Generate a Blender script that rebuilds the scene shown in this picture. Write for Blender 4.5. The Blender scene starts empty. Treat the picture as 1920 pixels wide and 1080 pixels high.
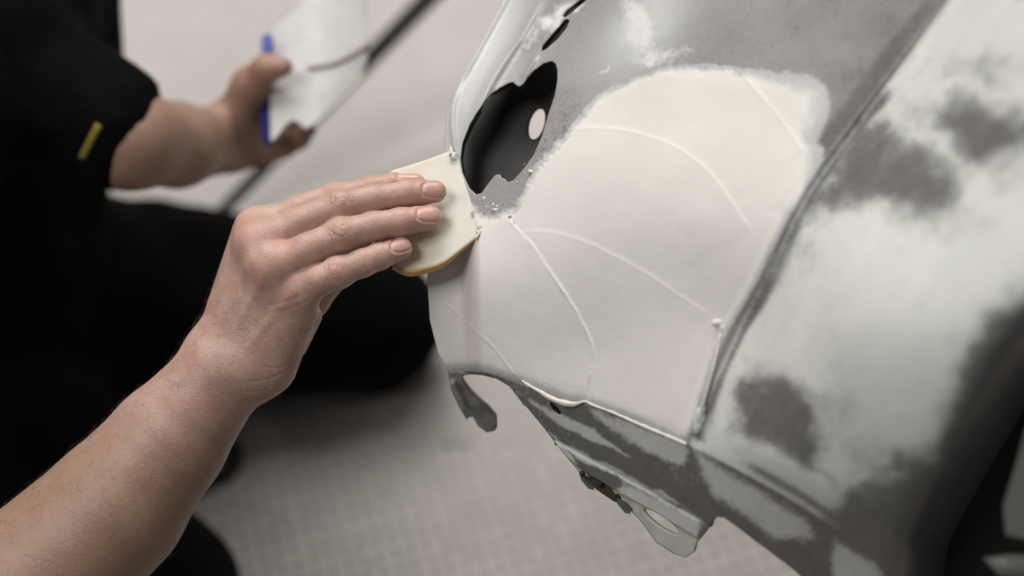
import bpy, math, random
import numpy as np
from mathutils import Matrix, Vector
random.seed(7); rng = np.random.default_rng(7)
SC = bpy.context.scene
COL = SC.collection

# ------------------------------------------------------------------ camera
CAM_H, PITCH, S = 1.36, 35.0, 0.72 / 1920.0     # S: width of one picture pixel at 1 m
cam_data = bpy.data.cameras.new('camera'); cam = bpy.data.objects.new('camera', cam_data); COL.objects.link(cam)
cam.location = (0, 0, CAM_H); cam.rotation_euler = (math.radians(PITCH), 0, 0)
cam_data.lens = 50; cam_data.sensor_width = 36; cam_data.clip_start = .02; cam_data.clip_end = 100
cam_data.dof.use_dof = True; cam_data.dof.focus_distance = .768; cam_data.dof.aperture_fstop = 2.9
cam_data.dof.aperture_blades = 0
SC.camera = cam

# ------------------------------------------------------------------ light
w = bpy.data.worlds.new('World'); SC.world = w; w.use_nodes = True
w.node_tree.nodes['Background'].inputs[0].default_value = (1.0, .985, .965, 1)
w.node_tree.nodes['Background'].inputs[1].default_value = .09
def area(name, loc, target, sx, sy, power, color):
    l = bpy.data.lights.new(name, 'AREA'); l.shape = 'RECTANGLE'; l.size = sx; l.size_y = sy
    l.energy = power; l.color = color
    o = bpy.data.objects.new(name, l); COL.objects.link(o); o.location = loc
    o.rotation_euler = (Vector(target) - Vector(loc)).to_track_quat('-Z', 'Y').to_euler()
    return o
area('ceiling_lamp', (-.45, 2.3, 2.5), (.1, 1.1, 0), 1.5, 1.0, 40, (1.0, .972, .94))
area('work_lamp', (.16, 1.22, 1.55), (.22, .5, .6), .8, .5, 7.0, (1.0, .965, .94))
area('ceiling_lamp', (-1.05, .15, 2.6), (.2, .7, .4), 1.0, .6, 24, (1.0, .972, .94))  # added unseen fill lamp, brightens the panel from the near left
SC.view_settings.view_transform = 'Standard'; SC.view_settings.look = 'None'
SC.view_settings.exposure = -.04; SC.view_settings.gamma = 1; SC.view_settings.use_curve_mapping = False

# ------------------------------------------------------------------ coordinates
_c, _s = math.cos(math.radians(PITCH)), math.sin(math.radians(PITCH))
RM = np.array([[1, 0, 0], [0, _c, -_s], [0, _s, _c]])       # local frame (x right, y up, z to the viewer) -> world
CL = np.array([0, 0, CAM_H])
def L(px, py, D):                                           # local metres
    px, py, D = np.broadcast_arrays(np.asarray(px, float), np.asarray(py, float), np.asarray(D, float))
    return np.stack([(px - 960) * S * D, (540 - py) * S * D, -D], -1)
def toW(p): return np.asarray(p) @ RM.T + CL
def W(px, py, D): return toW(L(px, py, D))
def pix(p):                                                 # local -> picture
    D = -p[:, 2]; return 960 + p[:, 0] / (S * D), 540 - p[:, 1] / (S * D), D
def floorD(py, z=0.0): return (CAM_H - z) / (_c - (540 - py) * S * _s)

# ------------------------------------------------------------------ objects
def props(o, label=None, cat=None, group=None, kind=None):
    for k, v in (('label', label), ('category', cat), ('group', group), ('kind', kind)):
        if v: o[k] = v
    return o
def empty(name, loc, label, cat):
    o = bpy.data.objects.new(name, None); o.location = loc; COL.objects.link(o); o.empty_display_size = .05
    return props(o, label, cat)
def mesh_obj(name, V, F, mats, parent=None, smooth=True, attrs=None, solid=None, origin=None):
    org = np.array(parent_org(parent)) if parent is not None else (np.array(origin) if origin is not None else np.zeros(3))
    me = bpy.data.meshes.new(name); V = np.asarray(V, float) - org
    me.vertices.add(len(V)); me.vertices.foreach_set('co', V.astype(np.float32).ravel())
    if isinstance(F, np.ndarray):
        n = F.shape[1]
        me.loops.add(F.size); me.loops.foreach_set('vertex_index', F.ravel().astype(np.int32))
        me.polygons.add(len(F)); me.polygons.foreach_set('loop_start', np.arange(0, F.size, n, dtype=np.int32))
        me.polygons.foreach_set('loop_total', np.full(len(F), n, np.int32))
        me.update(calc_edges=True)
    else:
        me.clear_geometry(); me.from_pydata([tuple(v) for v in V], [], [tuple(int(i) for i in f) for f in F]); me.update()
    me.validate()
    if smooth: me.polygons.foreach_set('use_smooth', np.ones(len(me.polygons), bool))
    for k, a in (attrs or {}).items():
        if a.ndim == 2:
            at = me.attributes.new(k, 'FLOAT_COLOR', 'POINT')
            at.data.foreach_set('color', np.concatenate([a, np.ones((len(a), 1))], 1).astype(np.float32).ravel())
        else:
            at = me.attributes.new(k, 'FLOAT', 'POINT'); at.data.foreach_set('value', a.astype(np.float32))
    for m in (mats if isinstance(mats, (list, tuple)) else [mats]): me.materials.append(m)
    o = bpy.data.objects.new(name, me); COL.objects.link(o)
    if parent is not None: o.parent = parent
    elif origin is not None: o.location = origin
    if solid:
        m = o.modifiers.new('thickness', 'SOLIDIFY'); m.thickness = solid[0]; m.offset = solid[1]
        if len(solid) > 2: m.material_offset = solid[2]; m.material_offset_rim = solid[2]
    return o
def parent_org(p):
    v = Vector((0, 0, 0))
    while p is not None: v = v + p.location; p = p.parent
    return v

# ------------------------------------------------------------------ materials
def mat(name, base=(.5, .5, .5), rough=.5, **kw):
    m = bpy.data.materials.new(name); m.use_nodes = True; b = m.node_tree.nodes['Principled BSDF']
    b.inputs['Base Color'].default_value = (*base, 1); b.inputs['Roughness'].default_value = rough
    for k, v in kw.items():
        b.inputs[k.replace('_', ' ')].default_value = v
    return m
class NT:
    def __init__(s, m): s.t = m.node_tree; s.b = s.t.nodes['Principled BSDF']
    def n(s, typ, **kw):
        o = s.t.nodes.new(typ)
        for k, v in kw.items(): setattr(o, k, v)
        return o
    def l(s, a, b): s.t.links.new(a, b)
    def put(s, sock, v):
        if isinstance(v, bpy.types.NodeSocket): s.l(v, sock)
        else: sock.default_value = v
    def attr(s, name, out='Fac'): return s.n('ShaderNodeAttribute', attribute_name=name).outputs[out]
    def obj(s): return s.n('ShaderNodeTexCoord').outputs['Object']
    def noise(s, scale, detail=3, rough=.6, vec=None, dist=0):
        o = s.n('ShaderNodeTexNoise'); o.inputs['Scale'].default_value = scale; o.inputs['Detail'].default_value = detail
        o.inputs['Roughness'].default_value = rough; o.inputs['Distortion'].default_value = dist
        s.l(vec if vec is not None else s.obj(), o.inputs['Vector']); return o.outputs['Fac']
    def math(s, op, a, b=0.0, c=0.0, clamp=False):
        o = s.n('ShaderNodeMath', operation=op); o.use_clamp = clamp
        for i, v in enumerate((a, b, c)): s.put(o.inputs[i], v)
        return o.outputs[0]
    def rng(s, v, a, b, c=0.0, d=1.0, smooth=True):
        o = s.n('ShaderNodeMapRange'); o.interpolation_type = 'SMOOTHSTEP' if smooth else 'LINEAR'
        for i, x in enumerate((v, a, b, c, d)): s.put(o.inputs[i], x)
        return o.outputs[0]
    def mix(s, f, a, b, typ='MIX'):
        o = s.n('ShaderNodeMix', data_type='RGBA', blend_type=typ)
        s.put(o.inputs[0], f)
        for i, v in ((6, a), (7, b)): s.put(o.inputs[i], v if isinstance(v, bpy.types.NodeSocket) else (*v, 1))
        return o.outputs[2]
    def bump(s, h, strength=.3, dist=.001, normal=None):
        o = s.n('ShaderNodeBump'); o.inputs['Strength'].default_value = strength; o.inputs['Distance'].default_value = dist
        s.l(h, o.inputs['Height'])
        if normal is not None: s.l(normal, o.inputs['Normal'])
        return o.outputs['Normal']

def skin_material():
    m = mat('skin', rough=.5); t = NT(m)
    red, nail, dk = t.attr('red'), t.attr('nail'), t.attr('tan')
    mot = t.noise(90, 4, .6); fine = t.noise(900, 3, .6)
    c = t.mix(t.rng(mot, .35, .7), (.46, .29, .232), (.54, .365, .30))
    c = t.mix(t.math('MULTIPLY', red, t.rng(t.noise(160, 3), .2, .75, .35, 1.0)), c, (.53, .235, .185))
    c = t.mix(dk, c, (.27, .17, .108))  # shade on both arms painted into the skin colour
    c = t.mix(t.math('MULTIPLY', t.rng(fine, .5, .8), .16), c, (.36, .17, .12))
    nc = t.mix(t.attr('nail_edge'), (.57, .345, .29), (.66, .50, .43))
    c = t.mix(nail, c, nc)
    t.l(c, t.b.inputs['Base Color'])
    t.l(t.rng(nail, 0, 1, .47, .38), t.b.inputs['Roughness'])
    t.b.inputs['Subsurface Weight'].default_value = .35
    t.b.inputs['Subsurface Radius'].default_value = (1.0, .35, .18); t.b.inputs['Subsurface Scale'].default_value = .004
    v = t.n('ShaderNodeTexVoronoi'); v.inputs['Scale'].default_value = 1100; t.l(t.obj(), v.inputs['Vector'])
    h = t.math('ADD', t.math('MULTIPLY', v.outputs['Distance'], .6), t.noise(450, 4, .65))
    h = t.math('MULTIPLY', h, t.math('SUBTRACT', 1.0, nail))
    t.l(t.bump(h, .38, .0006), t.b.inputs['Normal'])
    return m
def cloth_material(name, base, rough=.95):
    m = mat(name, base, rough); t = NT(m)
    n = t.noise(35, 5, .6)
    t.l(t.mix(t.rng(n, .3, .7), tuple(x * .7 for x in base), tuple(x * 1.5 for x in base)), t.b.inputs['Base Color'])
    t.l(t.bump(t.math('ADD', t.noise(18, 4), t.math('MULTIPLY', t.noise(1400, 2), .1)), .6, .02), t.b.inputs['Normal'])
    t.b.inputs['Specular IOR Level'].default_value = .08
    return m
M_SKIN = skin_material()
M_SHIRT = cloth_material('black_cotton', (.0026, .0025, .0026))
M_TROUS = cloth_material('black_workwear', (.0022, .0022, .0028))
M_YELLOW = mat('yellow_print', (.20, .165, .012), .8)
M_BLACK = mat('black_plastic', (.012, .012, .012), .5)
def liner_material():
    m = mat('dark_liner', (.03, .029, .026), .55); t = NT(m)
    t.l(t.mix(t.rng(t.noise(30), .3, .7), (.014, .0135, .0125), (.022, .021, .019)), t.b.inputs['Base Color'])
    t.l(t.bump(t.noise(700, 2), .2, .0005), t.b.inputs['Normal']); return m
M_LINER = liner_material()

def panel_material():
    m = mat('sanded_primer_and_filler', rough=.5); t = NT(m)
    dark, fil, base = t.attr('dark'), t.attr('filler'), t.attr('base')
    n1 = t.noise(55, 6, .65); n2 = t.noise(420, 4, .7); n3 = t.noise(1500, 2, .6); n4 = t.noise(170, 5, .7)
    edge = t.attr('grain')
    d = t.math('ADD', dark, t.math('MULTIPLY', t.math('SUBTRACT', n1, .5), .7))
    d = t.math('ADD', d, t.math('MULTIPLY', t.math('SUBTRACT', t.noise(22, 3, .6), .5), .8))
    d = t.math('ADD', d, t.math('MULTIPLY', t.math('SUBTRACT', n4, .5), .45))
    d = t.math('ADD', d, t.math('MULTIPLY', t.math('SUBTRACT', n2, .5), edge))
    d = t.rng(d, -.02, 1.0)
    lightc = t.mix(t.rng(n1, .3, .7), (.62, .63, .60), (.69, .70, .67))
    darkc = t.mix(t.rng(n4, .3, .7), (.120, .118, .114), (.155, .152, .147))
    # base 0: smooth primer, 1: sanded mid grey
    midc = t.mix(t.rng(t.math('ADD', n2, t.math('MULTIPLY', t.math('SUBTRACT', n3, .5), .8)), .3, .7), (.255, .25, .253), (.325, .32, .32))
    midc = t.mix(t.rng(n4, .35, .75, 0, .4), midc, (.36, .36, .36))
    c = t.mix(base, lightc, midc)
    wv = t.math('ADD', t.attr('white'), t.math('MULTIPLY', t.math('SUBTRACT', n4, .5), .6))
    wv = t.math('ADD', wv, t.math('MULTIPLY', t.math('SUBTRACT', n2, .5), .7))
    c = t.mix(t.rng(wv, .25, .95), c, (.80, .80, .785))
    c = t.mix(d, c, darkc)
    # filler feathers out
    f = t.math('ADD', fil, t.math('MULTIPLY', t.math('SUBTRACT', n4, .5), .18))
    f = t.math('ADD', f, t.math('MULTIPLY', t.math('SUBTRACT', n1, .5), .5))
    f = t.math('ADD', f, t.math('MULTIPLY', t.math('SUBTRACT', n2, .5), t.math('MULTIPLY', edge, .4)))
    thin = t.rng(f, .40, .56); full = t.rng(f, .60, 1.15)
    fc = t.mix(t.rng(t.noise(22, 3), .3, .7), (.685, .660, .622), (.72, .696, .655))
    fcol = t.mix(full, (.44, .44, .44), fc)
    pits = t.rng(t.noise(380, 1, .5), .74, .80)
    fcol = t.mix(t.math('MULTIPLY', pits, .25), fcol, (.45, .40, .35))
    c = t.mix(thin, c, fcol)
    t.l(c, t.b.inputs['Base Color'])
    t.l(t.rng(thin, 0, 1, .34, .50), t.b.inputs['Roughness'])
    v = t.n('ShaderNodeTexVoronoi'); v.inputs['Scale'].default_value = 330; t.l(t.obj(), v.inputs['Vector'])
    pit = t.rng(v.outputs['Distance'], .0, .16, -1, 0)
    keep = t.rng(t.noise(60, 2), .52, .60)
    h = t.math('ADD', t.math('MULTIPLY', n2, .30), t.math('MULTIPLY', t.math('MULTIPLY', pit, keep), thin))
    h = t.math('ADD', h, t.math('MULTIPLY', n3, .10))
    mp = t.n('ShaderNodeMapping'); mp.inputs['Rotation'].default_value = (.5, .4, .9); mp.inputs['Scale'].default_value = (1, 14, 14); t.l(t.obj(), mp.inputs['Vector'])
    scr = t.noise(170, 3, .7, mp.outputs[0])
    h = t.math('ADD', h, t.math('MULTIPLY', t.math('MULTIPLY', scr, t.math('SUBTRACT', 1.0, thin)), .35))
    h = t.math('ADD', h, t.math('MULTIPLY', t.math('SUBTRACT', thin, .5), .12))
    t.l(t.bump(h, .30, .0007), t.b.inputs['Normal'])
    return m
M_PANEL = panel_material()
def cream(name, c0, c1, rough=.45, sss=.3):
    m = mat(name, c0, rough); t = NT(m)
    t.l(t.mix(t.rng(t.noise(120, 4), .3, .7), c0, c1), t.b.inputs['Base Color'])
    t.l(t.bump(t.noise(500, 3), .35, .0007), t.b.inputs['Normal'])
    t.b.inputs['Subsurface Weight'].default_value = sss; t.b.inputs['Subsurface Scale'].default_value = .003
    return m
M_BEAD = cream('wet_filler', (.66, .625, .585), (.72, .685, .64), .38)
M_FLANGE = cream('raw_plastic', (.52, .52, .46), (.62, .62, .55), .5, .1)

# ------------------------------------------------------------------ floor
def floor_material():
    m = mat('pale_tiled_floor', rough=.6); t = NT(m)
    mp = t.n('ShaderNodeMapping'); mp.inputs['Rotation'].default_value = (0, 0, math.radians(-17)); t.l(t.obj(), mp.inputs['Vector'])
    br = t.n('ShaderNodeTexBrick'); br.offset = 0.0; br.squash = 1
    br.inputs['Scale'].default_value = 1; br.inputs['Brick Width'].default_value = .0165; br.inputs['Row Height'].default_value = .0165
    br.inputs['Mortar Size'].default_value = .0034; br.inputs['Mortar Smooth'].default_value = .3
    br.inputs['Color1'].default_value = (.45, .415, .388, 1); br.inputs['Color2'].default_value = (.62, .57, .535, 1)
    br.inputs['Mortar'].default_value = (.27, .25, .235, 1)
    t.l(mp.outputs[0], br.inputs['Vector'])
    n = t.noise(2.6, 5, .6); n2 = t.noise(14, 4, .6)
    c = t.mix(t.rng(n, .3, .7, 0, .45), br.outputs['Color'], (.48, .445, .423))
    c = t.mix(t.rng(n2, .35, .75, 0, .5), c, (.36, .33, .30))
    sep = t.n('ShaderNodeSeparateXYZ'); t.l(t.obj(), sep.inputs[0])
    worn = t.rng(sep.outputs['Y'], .62, 1.05)                # towards the far side the tiles turn lighter and smooth
    c = t.mix(t.math('MULTIPLY', worn, .88), c, t.mix(t.rng(n2, .3, .7), (.66, .615, .58), (.71, .665, .625)))  # lighter tile colour mixed in towards the far side
    spots = t.rng(t.noise(9, 2, .5), .70, .78)
    c = t.mix(t.math('MULTIPLY', spots, .25), c, (.30, .25, .20))
    t.l(c, t.b.inputs['Base Color'])
    t.l(t.bump(br.outputs['Fac'], -.3, .002), t.b.inputs['Normal'])
    return m
F = np.array([[0, 1, 2, 3]])
props(mesh_obj('floor', [(-6, -5, 0), (6, -5, 0), (6, 8, 0), (-6, 8, 0)], F, floor_material(), smooth=False), kind='structure')

# ------------------------------------------------------------------ numeric helpers
def ss(x, a, b):
    t = np.clip((x - a) / (b - a), 0, 1); return t * t * (3 - 2 * t)
def softplus(x, k): return k * np.logaddexp(0, x / k)
def seg_info(x, y, poly, closed=False):
    """distance to polyline, sign (+ on the right of travel, picture coordinates), and arclength fraction"""
    P = np.array(poly, float); 
    if closed: P = np.vstack([P, P[:1]])
    best = np.full(x.shape, 1e18); sg = np.zeros(x.shape); fr = np.zeros(x.shape)
    lens = np.hypot(*(P[1:] - P[:-1]).T); cum = np.concatenate([[0], np.cumsum(lens)])
    for i in range(len(P) - 1):
        a, b = P[i], P[i + 1]; d = b - a; l2 = d @ d + 1e-12
        u = (x - a[0]) * d[0] + (y - a[1]) * d[1]
        h = np.clip(u / l2, 0, 1)
        dx = x - a[0] - h * d[0]; dy = y - a[1] - h * d[1]; q = dx * dx + dy * dy
        cr = d[0] * (y - a[1]) - d[1] * (x - a[0])
        m = q < best - 1e-9
        best = np.where(m, q, best); sg = np.where(m, np.sign(cr), sg); fr = np.where(m, (cum[i] + h * lens[i]) / cum[-1], fr)
    return np.sqrt(best), sg, fr
def inside(x, y, poly):
    P = np.array(poly, float); r = np.zeros(x.shape, bool); j = len(P) - 1
    for i in range(len(P)):
        xi, yi = P[i]; xj, yj = P[j]
        c = ((yi > y) != (yj > y)) & (x < (xj - xi) * (y - yi) / (yj - yi + 1e-12) + xi)
        r ^= c; j = i
    return r
def sdp(x, y, poly):                                        # + inside
    d, _, _ = seg_info(x, y, poly, True); return np.where(inside(x, y, poly), d, -d)
def spl(pts, n=6, closed=False):                            # Catmull-Rom
    P = np.array(pts, float); N = len(P); out = []
    rngi = range(N if closed else N - 1)
    for i in rngi:
        if closed: p0, p1, p2, p3 = P[(i - 1) % N], P[i], P[(i + 1) % N], P[(i + 2) % N]
        else: p0, p1, p2, p3 = P[max(i - 1, 0)], P[i], P[i + 1], P[min(i + 2, N - 1)]
        for k in range(n):
            t = k / n
            out.append(.5 * ((2 * p1) + (-p0 + p2) * t + (2 * p0 - 5 * p1 + 4 * p2 - p3) * t * t + (-p0 + 3 * p1 - 3 * p2 + p3) * t ** 3))
    if not closed: out.append(P[-1])
    return np.array(out)
def hsh(ix, iy):
    v = np.sin(ix * 127.1 + iy * 311.7) * 43758.5453; return v - np.floor(v)
def vnoise(x, y):
    ix, iy = np.floor(x), np.floor(y); fx, fy = x - ix, y - iy; fx = fx * fx * (3 - 2 * fx); fy = fy * fy * (3 - 2 * fy)
    return (hsh(ix, iy) * (1 - fx) + hsh(ix + 1, iy) * fx) * (1 - fy) + (hsh(ix, iy + 1) * (1 - fx) + hsh(ix + 1, iy + 1) * fx) * fy
def fbm(x, y, o=4):
    s = 0; a = .5
    for i in range(o): s = s + a * vnoise(x * 2 ** i + 17 * i, y * 2 ** i - 9 * i); a *= .5
    return s
class TPS:
    def __init__(s, pts):
        P = np.array(pts, float); s.p = P[:, :2] / 1000; n = len(P)
        d = np.hypot(s.p[:, None, 0] - s.p[None, :, 0], s.p[:, None, 1] - s.p[None, :, 1])
        K = np.where(d > 0, d * d * np.log(d + 1e-12), 0) + np.eye(n) * 2e-3
        A = np.zeros((n + 3, n + 3)); A[:n, :n] = K; A[:n, n] = 1; A[:n, n + 1:] = s.p; A[n, :n] = 1; A[n + 1:, :n] = s.p.T
        s.w = np.linalg.solve(A, np.concatenate([P[:, 2], np.zeros(3)]))
    def __call__(s, x, y):
        x = np.asarray(x, float) / 1000; y = np.asarray(y, float) / 1000; r = s.w[-3] + s.w[-2] * x + s.w[-1] * y
        for i, (a, b) in enumerate(s.p):
            d2 = (x - a) ** 2 + (y - b) ** 2; r = r + s.w[i] * .5 * d2 * np.log(d2 + 1e-18)
        return r

# ------------------------------------------------------------------ bumper geometry
BASE = TPS([(960, 0, .845), (840, 210, .813), (850, 350, .797), (903, 437, .776), (805, 520, .781), (840, 690, .783),
            (950, 500, .766), (1100, 650, .747), (1000, 250, .782), (1100, 100, .790), (1300, 130, .742), (1300, 400, .710),
            (1500, 200, .694), (1480, 420, .672), (1290, 820, .702), (1100, 750, .745), (1200, 0, .772), (1700, 0, .675),
            (1600, 600, .625), (1900, 0, .62), (1900, 500, .575), (1500, 900, .655), (1900, 1080, .60), (1640, 1080, .66),
            (1750, 300, .630), (1100, -60, .815), (1380, 600, .690)])
LA = spl([(1835, -90), (1772, 0), (1715, 80), (1650, 168), (1600, 235), (1552, 300), (1515, 355), (1481, 415), (1430, 530), (1385, 610), (1342, 700), (1308, 785), (1290, 832)], 4)
LB = spl([(790, 690), (842, 692), (900, 694), (960, 711), (1030, 738), (1095, 755), (1160, 774), (1290, 832), (1400, 888), (1500, 945), (1640, 1040), (1750, 1120)], 4)
LC = np.array([(1000, 800), (1034, 821), (1110, 862), (1200, 910), (1332, 985), (1360, 1000)])
LFOLD = np.array([(880, 330), (900, 430), (904, 560), (912, 700)])
RIDGES = [  # polyline, height m, sigma px, one-sided step m
    (spl([(945, 396), (965, 425), (1000, 460), (1040, 520), (1080, 580), (1108, 636), (1112, 668), (1106, 710), (1098, 748)], 4), .0015, 1.6, .0008),
    (spl([(975, 436), (1020, 432), (1080, 445), (1150, 475), (1230, 520), (1335, 592)], 4), .00032, 3.0, .0005),
    (spl([(1075, 243), (1130, 238), (1200, 248), (1280, 280), (1340, 330), (1390, 400), (1415, 440)], 4), .0003, 4, .0006),
    (spl([(1380, 120), (1430, 180), (1478, 238), (1512, 290)], 4), .0004, 5, .0004),
    (spl([(833, 565), (880, 608), (930, 655), (972, 712)], 4), .0007, 1.4, 0),
    (spl([(905, 398), (930, 402), (955, 420)], 4), .0004, 3, 0)]
EDGER = [  # pressed beads of the shell near its upper left edge
    (spl([(980, -60), (925, 40), (878, 125), (845, 190)], 4), .0030, 7),
    (spl([(1035, -40), (985, 55), (945, 115), (915, 165), (885, 235), (872, 285)], 4), .0042, 9),
    (spl([(1095, -30), (1040, 30), (1000, 72), (965, 96)], 4), .0038, 11),
    (spl([(1012, 98), (992, 128), (974, 156)], 4), .0016, 4),
    (spl([(870, 150), (852, 190), (848, 235), (856, 300)], 4), .0020, 5)]
PXM = .000285
LG = spl([(1600, 1240), (1690, 1080), (1715, 985), (1770, 880), (1838, 765), (1900, 660), (2080, 430)], 4)
def depth(x, y, detail=True):
    D = BASE(x, y)
    d, s, f = seg_info(x, y, LFOLD)
    left = d * np.where(s > 0, 1, -1)                       # + to the left of the fold
    w = ss(y, 350, 470)
    D = D + w * .020 * ss(left, 0, 40) - w * .002 * ss(left, 42, 110)
    d, s, f = seg_info(x, y, LB); b = d * s
    D = D + softplus(b, 3.5) * PXM * .50
    D = D + .020 * ss(left, 60, 110) * ss(y, 600, 740) * 0
    d, s, f = seg_info(x, y, LC); c = d * s
    m = (b > 0) * ss(1380 - x, 0, 80)
    D = D - m * softplus(c, 3) * PXM * .3 + m * .0016 * np.exp(-(c / 4) ** 2)
    d, s, f = seg_info(x, y, LA); a = -d * s                # + to the right of A
    up = (b < 6)
    D = D + .0020 * np.exp(-((a - 10) / 11) ** 2) * ss(-b, -30, 20) - .0018 * np.exp(-((a + 9) / 12) ** 2) * ss(-b, -30, 20)
    # the big shoulder at the right: bulges away from the groove
    D = D - .010 * ss(a, 0, 210) * ss(-b, -20, 60)
    d, s, f = seg_info(x, y, LG); gq = d * s
    D = D + softplus(gq - 26, 24) * .0026
    if detail:
        for pl, h, sg in EDGER:
            d, s, f = seg_info(x, y, pl); e = ss(f, 0, .3) * ss(1 - f, 0, .3)
            D = D - h * np.exp(-(d / sg) ** 2) * e
    return D
def filler_sd(x, y):
    poly = spl([(1060, 250), (1095, 205), (1130, 175), (1185, 150), (1230, 130), (1290, 122), (1350, 124), (1420, 130), (1500, 142), (1535, 153),
            (1554, 175), (1552, 215), (1535, 262), (1545, 300), (1505, 372), (1470, 425), (1415, 535), (1350, 650), (1318, 750), (1290, 826), (1220, 798), (1150, 771),
            (1095, 752), (1060, 747), (985, 718), (950, 707), (900, 691), (842, 689), (770, 690), (770, 380), (880, 380), (900, 398), (930, 404),
            (960, 388), (985, 350), (1000, 322), (1030, 282)], 3, True)
    top = ss(470 - y, 0, 80) + .0
    return sdp(x, y, poly) + top * ((fbm(x / 22, y / 22) - .47) * 14 + (fbm(x / 6, y / 6) - .47) * 5 * ss(1280 - x, 0, 160))
def filler_h(x, y):
    sd = filler_sd(x, y); h = .0006 * ss(sd, -6, 20 + 26 * ss(x, 1200, 1400))
    for pl, hh, sg, st in RIDGES:
        d, s, f = seg_info(x, y, pl)
        e = ss(f, 0, .06) * ss(1 - f, 0, .06)
        wob = .15 + 1.8 * fbm(x / 26, y / 26) ** 1.3 + .15 * (fbm(x / 5, y / 5) - .47)
        h = h + .5 * hh * wob * np.exp(-(d / sg) ** 2) * e * (sd > -4)
        h = h + .5 * st * e * np.exp(-d / 60) * (s > 0) * ss(d, 0, 3) * (sd > 0)
    h = h + .00035 * (fbm(x / 60, y / 60) - .5) * ss(sd, 0, 20)
    h = h + .0006 * ss(25 - np.abs(sd), 0, 20) * (fbm(x / 5, y / 5) - .45) * (ss(1080 - x, 0, 60) * ss(460 - y, 0, 60))
    return h, sd
def blobs(x, y, polys, soft):
    r = np.zeros(x.shape)
    for p in polys: r = np.maximum(r, ss(sdp(x, y, p), -soft, soft))
    return r
DARKS = [
    ([(1600, 225), (1650, 238), (1700, 262), (1760, 296), (1795, 340), (1778, 388), (1735, 402), (1650, 382), (1575, 378), (1500, 420), (1450, 500), (1462, 440), (1530, 330)], 58),
    ([(1765, 212), (1830, 200), (1960, 205), (1960, 292), (1840, 312), (1785, 296)], 58),
    ([(1388, 712), (1430, 704), (1490, 732), (1538, 772), (1556, 830), (1540, 880), (1570, 912), (1500, 888), (1428, 850), (1396, 800)], 46),
    ([(1540, 950), (1630, 895), (1710, 850), (1765, 790), (1785, 720), (1800, 650), (1850, 585), (1980, 500), (2120, 500), (2120, 1260), (1700, 1260), (1600, 1060)], 52),  # sanded patch, widened to paint in the corner's light falloff
    ([(1830, -60), (1990, -60), (1990, -20), (1900, -10)], 20)]
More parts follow.
